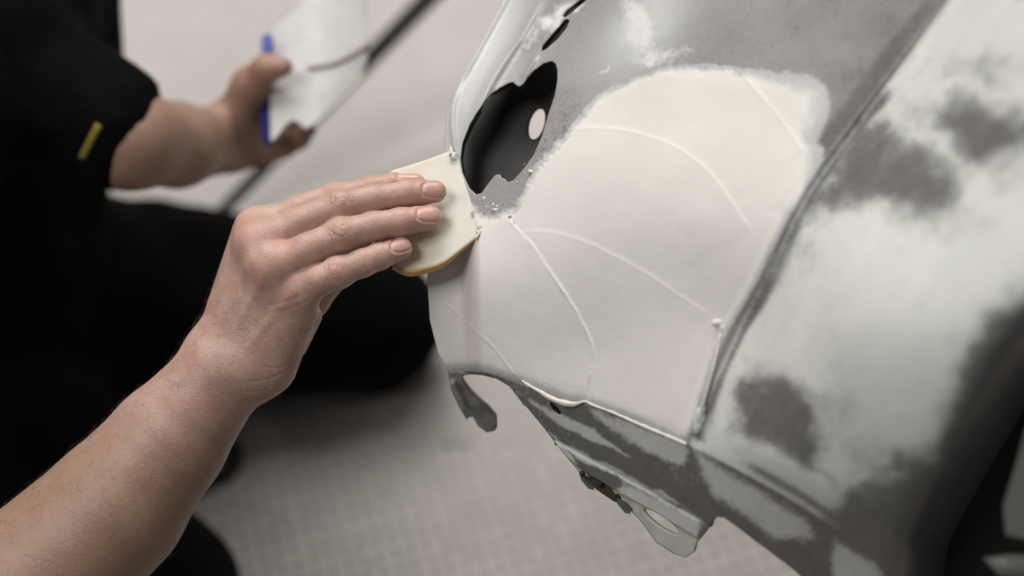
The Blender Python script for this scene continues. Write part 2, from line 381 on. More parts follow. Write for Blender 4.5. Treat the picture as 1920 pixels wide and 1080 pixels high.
def paint(x, y):
    dark = np.zeros(x.shape)
    wx = x + (fbm(x / 70, y / 70) - .47) * 75 + (fbm(x / 24 + 7, y / 24) - .47) * 34; wy = y + (fbm(x / 70 + 31, y / 70) - .47) * 75 + (fbm(x / 24 + 3, y / 24 + 9) - .47) * 34
    for p, sft in DARKS: dark = np.maximum(dark, ss(sdp(wx, wy, spl(p, 3, True)), -sft, sft))
    for cx, cy, rx, ry, am in ((1850, 130, 90, 40, .42), (1745, 240, 60, 50, .35), (1505, 470, 60, 40, .34), (1620, 860, 70, 60, .40), (1560, 780, 60, 70, .34), (1800, 430, 80, 60, .25), (1595, 300, 60, 75, .75), (1870, 310, 90, 50, .5), (1690, 330, 110, 70, .8), (1690, 950, 120, 80, .5), (1740, 700, 60, 90, .2)):
        dark = np.maximum(dark, am * np.exp(-((wx - cx) / rx) ** 2 - ((wy - cy) / ry) ** 2))
    dA, sA, fA = seg_info(x, y, LA); a = -dA * sA
    dB, sB, fB = seg_info(x, y, LB); b = dB * sB
    low = ss(b, -1, 5)
    base = 1 - ss(a, -6, 6); base = base * (1 - low)
    # upper area: brighter near the top left, darker towards the crease
    top = base * (1 - ss(b, -20, 0))
    dark = np.maximum(dark, top * .46 * ss(x + .3 * y, 1380, 1620))
    dark = np.maximum(dark, top * .40 * np.exp(-((x - 1060) / 60) ** 2 - ((y - 230) / 90) ** 2))
    dark = dark - .5 * np.exp(-(((x - 1200) - .4 * (60 - y)) / 62) ** 2 - ((y - 55) / 75) ** 2)
    dark = dark - .35 * np.exp(-((x - 1240) / 60) ** 2 - ((y - 95) / 32) ** 2)
    base = base * (1 - .95 * np.exp(-(((x - 1200) - .4 * (60 - y)) / 75) ** 2 - ((y - 55) / 85) ** 2))
    base = base * (1 - .55 * ss(970 + .45 * (0 - y) + 40 - x, -40, 60))
    # crease line
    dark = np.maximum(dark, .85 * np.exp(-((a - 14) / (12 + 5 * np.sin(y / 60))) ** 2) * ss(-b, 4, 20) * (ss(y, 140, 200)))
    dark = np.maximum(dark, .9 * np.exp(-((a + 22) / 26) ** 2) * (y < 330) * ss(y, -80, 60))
    # skirt
    sk = low * ss(1500 - x, 0, 10)
    D2 = np.full(x.shape, .95)
    lights = [([(1108, 764), (1292, 838), (1278, 872), (1215, 850), (1150, 808), (1112, 782)], 10),
              ([(1308, 846), (1352, 880), (1507, 972), (1525, 1010), (1455, 1008), (1341, 932), (1318, 890)], 14),
              ([(995, 752), (1062, 785), (1112, 806), (1182, 856), (1105, 822), (1050, 798)], 5),
              ([(1040, 826), (1092, 848), (1190, 895), (1262, 934), (1285, 948), (1240, 938), (1150, 892), (1085, 862)], 5),
              ([(1020, 800), (1040, 822), (1085, 872), (1062, 862)], 4),
              ([(1170, 905), (1240, 935), (1318, 975), (1306, 1010), (1230, 968), (1150, 930)], 10),
              ([(1560, 1010), (1640, 1060), (1680, 1120), (1560, 1120)], 12)]
    Lm = np.zeros(x.shape)
    for p, sft in lights: Lm = np.maximum(Lm, ss(sdp(x + (fbm(x / 20, y / 20) - .47) * 16, y + (fbm(x / 20 + 5, y / 20) - .47) * 12, p), -sft, sft))
    D2 = D2 * (1 - Lm)
    dark = np.where(low > .01, D2 * low + dark * (1 - low), dark)
    dark = np.maximum(dark, .9 * np.exp(-((b + 16) / 11) ** 2) * ss(x, 1370, 1430) * (1 - ss(x, 1640, 1700)))
    lt = np.exp(-((b + 42) / 18) ** 2) * ss(x, 1310, 1400) * (1 - ss(x, 1520, 1600)); dark = dark * (1 - .8 * lt)
    dark = np.maximum(dark, .75 * np.exp(-((x - 1140) / 45) ** 2 - ((b + 9) / 8) ** 2))
    base = np.where(low > .5, .25, base)
    grain = .55 + .5 * base + .5 * low
    fs = filler_sd(x, y); grain = grain + 2.2 * np.exp(-(np.minimum(fs + 6, 0) / 26) ** 2) * ss(1110 - x, 0, 60) * ss(440 - y, 0, 30) * (fs < 14)
    wx2 = x + (fbm(x / 40, y / 40) - .47) * 60; wy2 = y + (fbm(x / 40 + 9, y / 40) - .47) * 50; white = np.zeros(x.shape)
    for cx, cy, rx, ry, an, am in ((1195, 50, 38, 66, -25, 1.0), (1235, 108, 62, 20, -12, .75), (1290, 95, 30, 16, 10, .5), (1050, 22, 62, 20, -42, .9), (985, 85, 60, 10, -52, .6), (1130, 128, 26, 8, -25, .5)):
        a_ = math.radians(an); tx = (wx2 - cx) * math.cos(a_) + (wy2 - cy) * math.sin(a_); ty = -(wx2 - cx) * math.sin(a_) + (wy2 - cy) * math.cos(a_)
        white = np.maximum(white, am * np.exp(-(tx / rx) ** 2 - (ty / ry) ** 2))
    return np.clip(dark, 0, 1), np.clip(base, 0, 1), grain, white * top

OUT = [(958, -60), (935, 20), (905, 78), (872, 135), (848, 178), (837, 208), (834, 245), (832, 320), (815, 430), (802, 520), (807, 600), (822, 660), (842, 695),
       (870, 697), (918, 703), (954, 722), (978, 752), (1017, 799), (1034, 821), (1056, 850), (1087, 879), (1112, 894), (1170, 929), (1232, 962), (1290, 1000), (1312, 1012),
       (1332, 985), (1343, 969), (1359, 971), (1382, 988), (1420, 1017), (1480, 1062), (1560, 1130), (1700, 1220), (1860, 1220), (1850, 1060), (1858, 985), (1900, 900), (1950, 800), (2000, 710), (2060, 630), (2100, 560), (2100, -60)]
HOLE1 = [(1035, 114), (1042, 120), (1045, 132), (1045, 150), (1040, 179), (1027, 217), (1016, 255), (1001, 290), (980, 319), (963, 338), (952, 342), (946, 335), (941, 334), (937, 327), (929, 328), (918, 341), (903, 362), (893, 365),
         (880, 353), (867, 324), (863, 298), (867, 268), (880, 234), (892, 213), (908, 192), (922, 176), (938, 164), (954, 155), (963, 154), (968, 160), (974, 162), (981, 157), (990, 144), (1001, 132), (1018, 119)]
HOLE2 = [(1063, 35), (1068, 39), (1062, 53), (1045, 74), (1024, 92), (1014, 97), (1017, 86), (1031, 69), (1048, 50), (1058, 38)]
HOLE3 = [(1055, 31), (1064, 19), (1085, 2), (1110, -22), (1124, -22), (1097, 3), (1075, 21), (1060, 33)]
HOLE4 = [(1028, 752), (1035, 755), (1046, 765), (1054, 777), (1047, 777), (1036, 768)]
HOLES = [HOLE1, HOLE2, HOLE3, HOLE4]

def patch(outline, holes, dfun, step, x0=None):
    """a sheet: square cells inside the outline, border vertices pulled onto it"""
    P = np.array(outline, float); lo = P.min(0) - step; hi = P.max(0) + step
    xs = np.arange(lo[0], hi[0] + step, step); ys = np.arange(lo[1], hi[1] + step, step)
    X, Y = np.meshgrid(xs, ys, indexing='ij'); x, y = X.ravel(), Y.ravel()
    def sd(x, y):
        r = sdp(x, y, P)
        for h in holes: r = np.minimum(r, -sdp(x, y, h))
        return r
    s = sd(x, y).reshape(X.shape); keep = s > -step * .62
    q = keep[:-1, :-1] & keep[1:, :-1] & keep[1:, 1:] & keep[:-1, 1:]
    idx = np.arange(X.size).reshape(X.shape)
    Fq = np.stack([idx[:-1, :-1][q], idx[:-1, 1:][q], idx[1:, 1:][q], idx[1:, :-1][q]], 1)
    used = np.unique(Fq); remap = np.full(X.size, -1); remap[used] = np.arange(len(used)); Fq = remap[Fq]
    x, y = x[used], y[used]
    # pull every vertex that lies on the open border onto the outline
    e = np.concatenate([Fq[:, [0, 1]], Fq[:, [1, 2]], Fq[:, [2, 3]], Fq[:, [3, 0]]]); es = np.sort(e, 1)
    key = es[:, 0] * (len(x) + 1) + es[:, 1]; u, inv, cnt = np.unique(key, return_inverse=True, return_counts=True)
    bv = np.unique(es[cnt[inv] == 1])
    bx, by = x[bv], y[bv]
    for _ in range(3):
        s0 = sd(bx, by); gx = (sd(bx + .3, by) - sd(bx - .3, by)) / .6; gy = (sd(bx, by + .3) - sd(bx, by - .3)) / .6
        g = gx * gx + gy * gy + 1e-3; bx = bx - s0 * gx / g * .9; by = by - s0 * gy / g * .9
    x[bv], y[bv] = bx, by
    return x, y, dfun(x, y), Fq
def offset_normal(x, y, D, F_, h):
    V = L(x, y, D); n = np.zeros_like(V)
    fn = np.cross(V[F_[:, 2]] - V[F_[:, 0]], V[F_[:, 3]] - V[F_[:, 1]])
    for k in range(4): np.add.at(n, F_[:, k], fn)
    n /= np.linalg.norm(n, axis=1)[:, None] + 1e-12
    if (n[:, 2].mean() < 0): n = -n
    return V + n * h[:, None], n

bump_org = W(1300, 900, .72)
bumper = empty('bumper_cover', bump_org, 'grey primed bumper cover with cream filler over its corner and a black opening', 'car bumper')
x, y, D, Fq = patch(OUT, HOLES, depth, 2.25)
hh, sdF = filler_h(x, y)
dark, base, grain, white = paint(x, y)
fil = .5 + sdF / 24.0
edge_soft = ss(x, 1340, 1500) * ss(360 - y, 0, 60)
fil = .5 + sdF / (22 + 46 * edge_soft)
fil = fil - .33 * ss(40 - np.abs(x - 855), 0, 40) * ss(y, 500, 560) * 0
A = dict(white=white, dark=dark, base=base, grain=grain, filler=fil)
Vs, Ns = offset_normal(x, y, D, Fq, np.where(sdF > 34, -.0004, np.maximum(hh, 0)))
mesh_obj('shell', toW(Vs), Fq, [M_PANEL, M_BLACK], bumper, attrs=A, solid=(.0032, -1, 1))
# filler coat: the thick part of the filler, its own skin over the shell
kv = sdF > 24; kf = kv[Fq].all(1); uu = np.unique(Fq[kf]); rm = np.full(len(x), -1); rm[uu] = np.arange(len(uu))
Vf, _ = offset_normal(x, y, D, Fq, hh + .00004)
mesh_obj('filler_coat', toW(Vf[uu]), rm[Fq[kf]], M_PANEL, bumper, attrs={k: v[uu] for k, v in A.items()})

# dark lamp housing seen through the opening, with an oval hole through it
def ell(cx, cy, a, b, ang, n=28):
    t = np.linspace(0, 2 * np.pi, n, endpoint=False); c, s_ = math.cos(ang), math.sin(ang)
    return np.stack([cx + a * np.cos(t) * c - b * np.sin(t) * s_, cy + a * np.cos(t) * s_ + b * np.sin(t) * c], 1)
def liner_depth(x, y): return BASE(x, y) + .035 + .00012 * np.clip(x - 940, -200, 200) * .5
lin = [(1085, -60), (1150, -30), (1130, 120), (1095, 260), (1040, 360), (960, 420), (905, 410), (868, 380), (850, 320), (853, 262), (872, 215), (905, 165), (940, 125), (990, 60), (1040, 0)]
x2, y2, D2, F2 = patch(lin, [ell(1006, 231, 14.5, 31, math.radians(14))], liner_depth, 4)
mesh_obj('lamp_housing', toW(L(x2, y2, D2)), F2, M_LINER, bumper, solid=(.002, -1))
# pale return flange with an oval hole and a clip
fl = [(1050, 842), (1087, 887), (1105, 905), (1135, 928), (1175, 951), (1196, 971), (1212, 992), (1230, 1017), (1262, 1038), (1285, 1046), (1300, 1037), (1304, 1021), (1320, 1000), (1335, 976), (1250, 930), (1150, 880)]
def fl_depth(x, y):
    d, s, f = seg_info(x, y, np.array([(1034, 838), (1190, 925), (1320, 1000)]))
    return depth(x, y, False) * 0 + depth(1180 + (x - 1180), np.minimum(y, 940 + (x - 1180) * .5), False) + .0035 + np.maximum(d * s, 0) * PXM * .55
hole5 = ell(1240, 979, 41, 10, math.radians(35))
x3, y3, D3, F3 = patch(fl, [hole5], fl_depth, 2.8)
flange = mesh_obj('return_flange', toW(L(x3, y3, D3)), F3, M_FLANGE, bumper, solid=(.0022, -1))
def tube(pts, r, n=10, closed_ends=True, squash=1.0):
    P = np.array(pts, float); r = np.broadcast_to(np.asarray(r, float), (len(P),)); V = []; Fc = []
    T = np.gradient(P, axis=0); T /= np.linalg.norm(T, axis=1)[:, None] + 1e-12
    ref = np.array([0, 0, 1.0]) if abs(T[0] @ np.array([0, 0, 1.0])) < .9 else np.array([0, 1.0, 0])
    for i in range(len(P)):
        u = np.cross(ref, T[i]); u /= np.linalg.norm(u); v = np.cross(T[i], u); ref = v if False else ref
        for k in range(n):
            a = 2 * math.pi * k / n; V.append(P[i] + r[i] * (u * math.cos(a) + v * squash * math.sin(a)))
    for i in range(len(P) - 1):
        for k in range(n):
            Fc.append((i * n + k, i * n + (k + 1) % n, (i + 1) * n + (k + 1) % n, (i + 1) * n + k))
    Fc.append(tuple(reversed(range(n)))); Fc.append(tuple(range((len(P) - 1) * n, len(P) * n)))
    return V, Fc
def slab(poly, D, th, bevel=0):
    """polygon in the picture at depth(s) D given real thickness th away from the viewer"""
    P = np.array(poly, float); n = len(P); D = np.broadcast_to(np.asarray(D, float), (n,))
    f = L(P[:, 0], P[:, 1], D); b = f + np.array([0, 0, -th])
    V = np.vstack([f, b]); Fc = [tuple(range(n)), tuple(range(2 * n - 1, n - 1, -1))]
    Fc += [(i, i + n, (i + 1) % n + n, (i + 1) % n) for i in range(n)]
    return toW(V), Fc
def join(parts):
    V = []; Fc = []; o = 0
    for v, f in parts:
        V.extend(list(np.asarray(v))); Fc.extend([tuple(i + o for i in q) for q in f]); o += len(v)
    return V, Fc
# clips riveted under the flange
M_CLIP = mat('dull_metal_clip', (.16, .165, .14), .45, Metallic=.5)
M_RUST = mat('oily_metal', (.07, .055, .035), .5, Metallic=.4)
for cx, cy in ((1104, 903), (1172, 948)):
    g = fl_depth(np.array([cx]), np.array([cy]))[0]
    V, Fc = slab([(cx - 14, cy - 14), (cx + 2, cy - 6), (cx + 12, cy + 4), (cx + 10, cy + 16), (cx, cy + 14), (cx - 14, cy - 2)], g - .004, .010)
    mesh_obj('clip', V, Fc, M_CLIP, bumper, smooth=False)
pl = [(1110, 896), (1130, 905), (1160, 922), (1176, 936), (1172, 948), (1150, 940), (1118, 918), (1108, 906)]
g = fl_depth(np.array([1140.]), np.array([920.]))[0]
V, Fc = slab(pl, g - .003, .006); cp = mesh_obj('clip_plate', V, Fc, M_RUST, bumper, smooth=False)
for cx, cy in ((1126, 908), (1160, 931), (1092, 889)):
    c = L(cx, cy, g - .0045); a = np.linspace(0, 2 * np.pi, 12, endpoint=False)
    V = [c + .0016 * np.array([math.cos(t), math.sin(t), 0]) for t in a] + [c + np.array([0, 0, .001])]
    V += [c + .0016 * np.array([math.cos(t), math.sin(t), -2]) for t in a]
    Fc = [(i, (i + 1) % 12, 12) for i in range(12)] + [(i, i + 13, (i + 1) % 12 + 13, (i + 1) % 12) for i in range(12)]
    mesh_obj('rivet', toW(np.array(V)), Fc, M_BLACK, cp)
# mounting tab: the hooked bracket that hangs from the lower left corner
def tab_depth(x, y): return .800 + .0004 * np.clip(y - 700, 0, 120) + 0 * x
tab = [(838, 690), (846, 732), (860, 762), (874, 786), (882, 782), (887, 782), (896, 799), (912, 811), (928, 808), (933, 800), (932, 784), (918, 768), (900, 752), (886, 739), (874, 724), (867, 712),
       (870, 704), (884, 702), (905, 704), (930, 710), (955, 724), (970, 744), (985, 764), (985, 735), (960, 712), (920, 698), (880, 692)]
x4, y4, D4, F4 = patch(tab, [], tab_depth, 2.4)
D4 = D4 - .004 * np.exp(-(seg_info(x4, y4, np.array([(850, 720), (872, 765), (925, 800)]))[0] / 7) ** 2) + (x4 > 880) * (x4 < 990) * (y4 < 780) * (y4 < 740 + 0 * x4) * 0
tabm = mat('dull_grey_plastic', (.2, .21, .2), .5); tt = NT(tabm)
tt.l(tt.mix(tt.rng(tt.noise(60, 4), .35, .65), (.20, .205, .19), (.42, .43, .39)), tt.b.inputs['Base Color'])
mesh_obj('mounting_tab', toW(L(x4, y4, D4)), F4, tabm, bumper, solid=(.003, -1))
x9, y9, D9, F9 = patch([(1018, 743), (1045, 749), (1068, 768), (1072, 790), (1052, 789), (1030, 772)], [], lambda a, b: depth(a, b, False) + .010, 3)
mesh_obj('backing_plate', toW(L(x9, y9, D9)), F9, M_BLACK, bumper, solid=(.002, -1))  # added black sheet behind the small hole so that it reads dark
# rolled filler bead along the lower crease, blobs and crumbs
def on(px, py, lift=0): 
    px, py = np.atleast_1d(np.asarray(px, float)), np.atleast_1d(np.asarray(py, float))
    return L(px, py, depth(px, py) - lift)
bl = spl([(978, 712), (992, 722), (1012, 733), (1030, 744), (1052, 753), (1075, 757), (1088, 754), (1098, 752), (1115, 760), (1150, 773), (1200, 795), (1250, 816), (1288, 832)], 6)
rr = .0006 + .0009 * np.interp(bl[:, 0], [978, 1040, 1070, 1095, 1120, 1290], [0, 1.0, 1.3, .1, .15, .5]) + .0009 * (fbm(bl[:, 0] / 9, bl[:, 1] * 0) - .5)
V, Fc = tube(on(bl[:, 0], bl[:, 1] + 1, .0012), rr, 10); mesh_obj('filler_bead', toW(np.array(V)), Fc, M_BEAD, bumper)
def lump(c, r, seed, jag=.35, sub=2):
    import bmesh
    bm = bmesh.new(); bmesh.ops.create_icosphere(bm, subdivisions=sub, radius=1)
    R = np.random.default_rng(seed); ax = R.normal(size=(5, 3))
    V = np.array([v.co[:] for v in bm.verts]); Fc = [tuple(v.index for v in f.verts) for f in bm.faces]; bm.free()
    m = 1 + jag * sum(np.sin(V @ a * 3 + i) for i, a in enumerate(ax)) / 3 + (jag * .35 * R.normal(size=len(V)) if sub < 3 else 0)
    return V * m[:, None] * np.array(r) + c, Fc
parts = []
for (px, py, r) in [(1347, 606, .0022), (1353, 618, .0012), (1313, 780, .0024), (1310, 790, .0027), (1307, 799, .0022), (1318, 766, .0015)]:
    parts.append(lump(on(px, py, .001)[0], (r * 1.5, r * 1.0, r * .4) if px > 1340 and py < 610 else (r * .9, r * 1.9, r * .4), int(px), .16, 3))
seam = spl([(1352, 625), (1345, 660), (1335, 700), (1322, 745), (1312, 785), (1302, 812)], 4)
parts.append(tube(on(seam[:, 0], seam[:, 1], .0008), (.0003 + .0013 * fbm(seam[:, 1] / 12, seam[:, 0] * 0)), 8))
V, Fc = join(parts); mesh_obj('filler_ridge', toW(np.array(V)), Fc, M_BEAD, bumper)
parts = []
for i in range(14):
    t = rng.random()
    path = np.array([(905, 392), (925, 396), (952, 378), (975, 350), (1000, 312), (1020, 290), (1062, 243)])
    q = t * 6; k = int(q); p = path[k] + (path[min(k + 1, 6)] - path[k]) * (q - k) + rng.normal(size=2) * np.array([8, 8])
    r = .0002 + .0006 * rng.random() ** 3
    parts.append(lump(on(p[0], p[1], .0001)[0], (r * (1 + 1.5 * rng.random()), r * (1 + rng.random()), r * .4), i, .9))
for i in range(5):
    t = rng.random(); p = np.array([945, 398]) + np.array([28, 34]) * t + rng.normal(size=2) * 3; r = .0003 + .0004 * rng.random() ** 2
    parts.append(lump(on(p[0], p[1], .0010)[0], (r * 1.4, r, r * .5), 500 + i, .9))
V, Fc = join(parts); mesh_obj('filler_crumbs', toW(np.array(V)), Fc, M_BEAD, bumper)
# black grille recess and grey trim at the lower right
def rec_depth(x, y): return BASE(x, y) + .12
x5, y5, D5, F5 = patch([(1700, 930), (1800, 820), (1900, 640), (2080, 480), (2080, 1260), (1640, 1260), (1680, 1060)], [], rec_depth, 10)
mesh_obj('grille_recess', toW(L(x5, y5, D5)), F5, M_BLACK, bumper, solid=(.003, -1))
M_TRIM = mat('grey_trim', (.16, .175, .16), .5)
def trim_depth(x, y): return BASE(x, y) + .012 + 0 * x
x6, y6, D6, F6 = patch([(1905, 870), (1925, 800), (1960, 760), (2080, 700), (2080, 1030), (1925, 1012), (1885, 1005), (1880, 950)], [], trim_depth, 6)
mesh_obj('lower_trim', toW(L(x6, y6, D6)), F6, M_TRIM, bumper, solid=(.004, -1))
V, Fc = slab([(1850, 1050), (1900, 1042), (2080, 1050), (2080, 1090), (1880, 1082)], BASE(1900, 1060) + .01, .006)
mesh_obj('lower_trim', V, Fc, M_TRIM, bumper)

# ------------------------------------------------------------------ implicit surfaces for bodies
def smin(a, b, k):
    h = np.maximum(k - np.abs(a - b), 0) / k; return np.minimum(a, b) - h * h * k * .25
def cone(p, a, b, r1, r2, flat=None):
    """tapered capsule; flat=(direction, factor) widens it across that direction"""
    a = np.asarray(a, float); b = np.asarray(b, float); q = p - a; ba = b - a
    if flat is not None:
        n = np.asarray(flat[0], float); n = n / np.linalg.norm(n); f = flat[1]
        q = q + (q @ n)[:, None] * n * (f - 1); ba = ba + (ba @ n) * n * (f - 1)
    h = np.clip(q @ ba / (ba @ ba), 0, 1)
    return np.linalg.norm(q - h[:, None] * ba, axis=1) - (r1 + (r2 - r1) * h)
def chain(p, pts, k=.002):
    d = None
    for (a, ra), (b, rb) in zip(pts[:-1], pts[1:]):
        c = cone(p, a, b, ra, rb); d = c if d is None else smin(d, c, k)
    return d
def pt(px, py, D, rpx): return (L(px, py, D), rpx * S * D)
def surface(f, lo, hi, h, coarse=4):
    """naive surface nets, the field evaluated only close to the surface"""
    lo = np.array(lo); hi = np.array(hi); n = (np.ceil((hi - lo) / (h * coarse)).astype(int)) + 1
    ax = [lo[i] + np.arange(n[i]) * h * coarse for i in range(3)]
    G = np.stack(np.meshgrid(*ax, indexing='ij'), -1).reshape(-1, 3)
    fc = np.concatenate([f(g) for g in np.array_split(G, max(1, len(G) // 400000))]).reshape(n)
    N = (n - 1) * coarse + 1
    full = np.repeat(np.repeat(np.repeat(fc, coarse, 0), coarse, 1), coarse, 2)[:N[0], :N[1], :N[2]].astype(np.float32)
    near = np.abs(fc) < h * coarse * 2.2
    nearf = np.repeat(np.repeat(np.repeat(near, coarse, 0), coarse, 1), coarse, 2)[:N[0], :N[1], :N[2]]
    I = np.argwhere(nearf)
    vals = np.concatenate([f(lo + ch * h) for ch in np.array_split(I, max(1, len(I) // 400000))])
    full[I[:, 0], I[:, 1], I[:, 2]] = vals
    sgn = full < 0
    c = sum(sgn[i:N[0] - 1 + i, j:N[1] - 1 + j, k:N[2] - 1 + k].astype(np.int8) for i in (0, 1) for j in (0, 1) for k in (0, 1))
    cells = np.argwhere((c > 0) & (c < 8)); cid = np.full(c.shape, -1); cid[tuple(cells.T)] = np.arange(len(cells))
    acc = np.zeros((len(cells), 3)); cnt = np.zeros(len(cells))
    corners = [(i, j, k) for i in (0, 1) for j in (0, 1) for k in (0, 1)]
    for a in corners:
        for ax_ in range(3):
            if a[ax_]: continue
            b = list(a); b[ax_] = 1
            va = full[tuple((cells + a).T)]; vb = full[tuple((cells + b).T)]
            m = (va < 0) != (vb < 0); t = np.where(m, va / np.where(m, va - vb, 1), 0)
            p = np.array(a, float)[None] + (np.array(b) - np.array(a))[None] * t[:, None]
            acc += p * m[:, None]; cnt += m
    V = lo + (cells + acc / cnt[:, None]) * h
    Fs = []
    for ax_ in range(3):
        o1, o2 = [i for i in range(3) if i != ax_]
        sl0 = [slice(None)] * 3; sl1 = [slice(None)] * 3; sl0[ax_] = slice(0, -1); sl1[ax_] = slice(1, None)
        s0, s1 = sgn[tuple(sl0)], sgn[tuple(sl1)]
        E = np.argwhere(s0 != s1); E = E[(E[:, o1] > 0) & (E[:, o2] > 0) & (E[:, o1] < N[o1] - 1) & (E[:, o2] < N[o2] - 1)]
        inside0 = s0[tuple(E.T)]
        q = []
        for d1, d2 in ((-1, -1), (0, -1), (0, 0), (-1, 0)):
            c_ = E.copy(); c_[:, o1] += d1; c_[:, o2] += d2; q.append(cid[tuple(c_.T)])
        q = np.stack(q, 1); flip = inside0 if ax_ != 1 else ~inside0
        q[~flip] = q[~flip][:, ::-1]; Fs.append(q)
    Fa = np.concatenate(Fs); Fa = Fa[(Fa >= 0).all(1)]
    for _ in range(3):                                      # project onto the field
        e = h * .3; f0 = f(V); g = np.stack([f(V + np.eye(3)[i] * e) - f(V - np.eye(3)[i] * e) for i in range(3)], 1) / (2 * e)
        V = V - g * (f0 / np.maximum((g * g).sum(1), .25))[:, None] * .9
    return V, Fa
def grad(f, V, e=.0005):
    g = np.stack([f(V + np.eye(3)[i] * e) - f(V - np.eye(3)[i] * e) for i in range(3)], 1)
    return g / (np.linalg.norm(g, axis=1)[:, None] + 1e-12)
def subdivide(V, F_):
    me = bpy.data.meshes.new('tmp'); me.vertices.add(len(V)); me.vertices.foreach_set('co', V.astype(np.float32).ravel())
    me.loops.add(F_.size); me.loops.foreach_set('vertex_index', F_.ravel().astype(np.int32))
    me.polygons.add(len(F_)); me.polygons.foreach_set('loop_start', np.arange(0, F_.size, 4, dtype=np.int32)); me.polygons.foreach_set('loop_total', np.full(len(F_), 4, np.int32))
    me.update(calc_edges=True)
    o = bpy.data.objects.new('tmp', me); COL.objects.link(o); m = o.modifiers.new('s', 'SUBSURF'); m.levels = 1
    ev = o.evaluated_get(bpy.context.evaluated_depsgraph_get()); m2 = ev.to_mesh()
    v = np.zeros(len(m2.vertices) * 3, np.float32); m2.vertices.foreach_get('co', v)
    f = np.zeros(len(m2.loops), np.int32); m2.loops.foreach_get('vertex_index', f)
    ev.to_mesh_clear(); bpy.data.objects.remove(o); bpy.data.meshes.remove(me)
    return v.reshape(-1, 3).astype(float), f.reshape(-1, 4)

# ---- near arm and right hand
def sprD(px, py): return .7765 + (px - 903) * -3.73e-5 + (py - 437) * -1.456e-4      # plane of the spreader
FING = dict(
    index=[pt(488, 424, .780, 29), pt(560, 394, .781, 28), pt(628, 371, .784, 25.5), pt(700, 353, .787, 22.5), pt(738, 347, .788, 21.5), pt(780, 343, .7885, 17.5)],
    middle=[pt(486, 458, .768, 31), pt(560, 419, .768, 29.5), pt(641, 387, .771, 28.5), pt(700, 374, .774, 26), pt(762, 364, .7785, 24.5), pt(816, 359, .7815, 21)],
    ring=[pt(510, 503, .761, 31), pt(575, 470, .760, 31), pt(640, 440, .763, 30), pt(700, 425, .767, 27), pt(752, 416, .7705, 26), pt(806, 408, .7745, 23)],
    pinky=[pt(552, 549, .763, 28), pt(600, 525, .757, 28), pt(634, 511, .758, 28), pt(680, 493, .761, 25.5), pt(710, 481, .764, 24.5), pt(752, 466, .769, 21)])
CAMZ = np.array([0, 0, 1.0])
def near_arm(p):
    palm = cone(p, L(482, 430, .782), L(432, 640, .790), .0085, .0155)
    for a, b, r1, r2 in (((482, 458, .7695), (432, 655, .785), 36, 58), ((507, 503, .7625), (450, 665, .780), 34, 60), ((545, 551, .7640), (478, 690, .777), 30, 50),
                         ((562, 583, .770), (500, 676, .778), 31, 56), ((455, 430, .79), (440, 560, .80), 14, 40)):
        c = cone(p, L(*a), L(*b), r1 * S * a[2], r2 * S * b[2]); palm = smin(palm, c, .012)
    arm = cone(p, L(418, 700, .783), L(315, 828, .785), 80 * S * .79, 107 * S * .785)
    arm = smin(arm, cone(p, L(315, 828, .785), L(215, 952, .78), 107 * S * .785, 129 * S * .78), .004)
    arm = smin(arm, cone(p, L(215, 952, .78), L(40, 1125, .77), 129 * S * .78, 156 * S * .77), .004)
    arm = smin(arm, cone(p, L(40, 1125, .77), L(-160, 1300, .76), 156 * S * .77, 150 * S * .76), .006)
    body = smin(palm, arm, .012)
    body = smin(body, cone(p, L(402, 668, .762 + .017), L(395, 690, .775), .009, .010), .016)      # end of the ulna
    # thumb and its root on the far side of the spreader
    th = chain(p, [pt(500, 610, .815, 46), pt(580, 560, .822, 34), pt(660, 470, .812, 30), pt(740, 420, .803, 26)], .004)
    body = smin(body, th, .008)
    body = smin(body, cone(p, L(578, 592, .777), L(548, 645, .792), .0068, .0080), .0028)           # fold of the palm below the little finger
    out = body
    for k, ch in FING.items():
        f = chain(p, ch, .0025)
        # pad under the fingertip and fuller joint
        f = smin(f, np.linalg.norm(p - (ch[2][0] + np.array([0, 0, .0012])), axis=1) - ch[2][1] * .97, .004)
        fb = smin(body, f, .011 if k != 'pinky' else .013)
        out = smin(out, fb, .0012)
    # knuckles
    for (px, py, D, r, dz) in ((474, 428, .774, 18, 0), (476, 457, .7615, 22, 0), (500, 502, .756, 19, 0)):
        out = smin(out, np.linalg.norm(p - L(px, py, D), axis=1) - (r - 2) * S * D, .014)
    return out
lo = L(-40, 1100, .76).min(0); 
V, Fa = surface(near_arm, (-.335, -.225, -.87), (-.022, .075, -.68), .00095)
V, Fa = subdivide(V, Fa)
V0 = V.copy()
N = grad(near_arm, V)
f0 = near_arm(V); V = V - N * f0[:, None]
u, v, Dv = pix(V); face = ss(N[:, 2], .05, .35)
disp = np.zeros(len(V)); red = np.zeros(len(V)); nail = np.zeros(len(V)); nedge = np.zeros(len(V)); tan = np.zeros(len(V))
def frame(px, py, ang):
    a = math.radians(ang); t = (u - px) * math.cos(a) + (v - py) * math.sin(a); w_ = -(u - px) * math.sin(a) + (v - py) * math.cos(a); return t, w_
def g(x, s): return np.exp(-(x / s) ** 2)
wn = fbm(u / 7, v / 7) - .47; wn2 = fbm(u / 17 + 5, v / 17) - .47
def reach(t, w, tw, ww): return g(t, tw) ** 1 * g(w, ww)
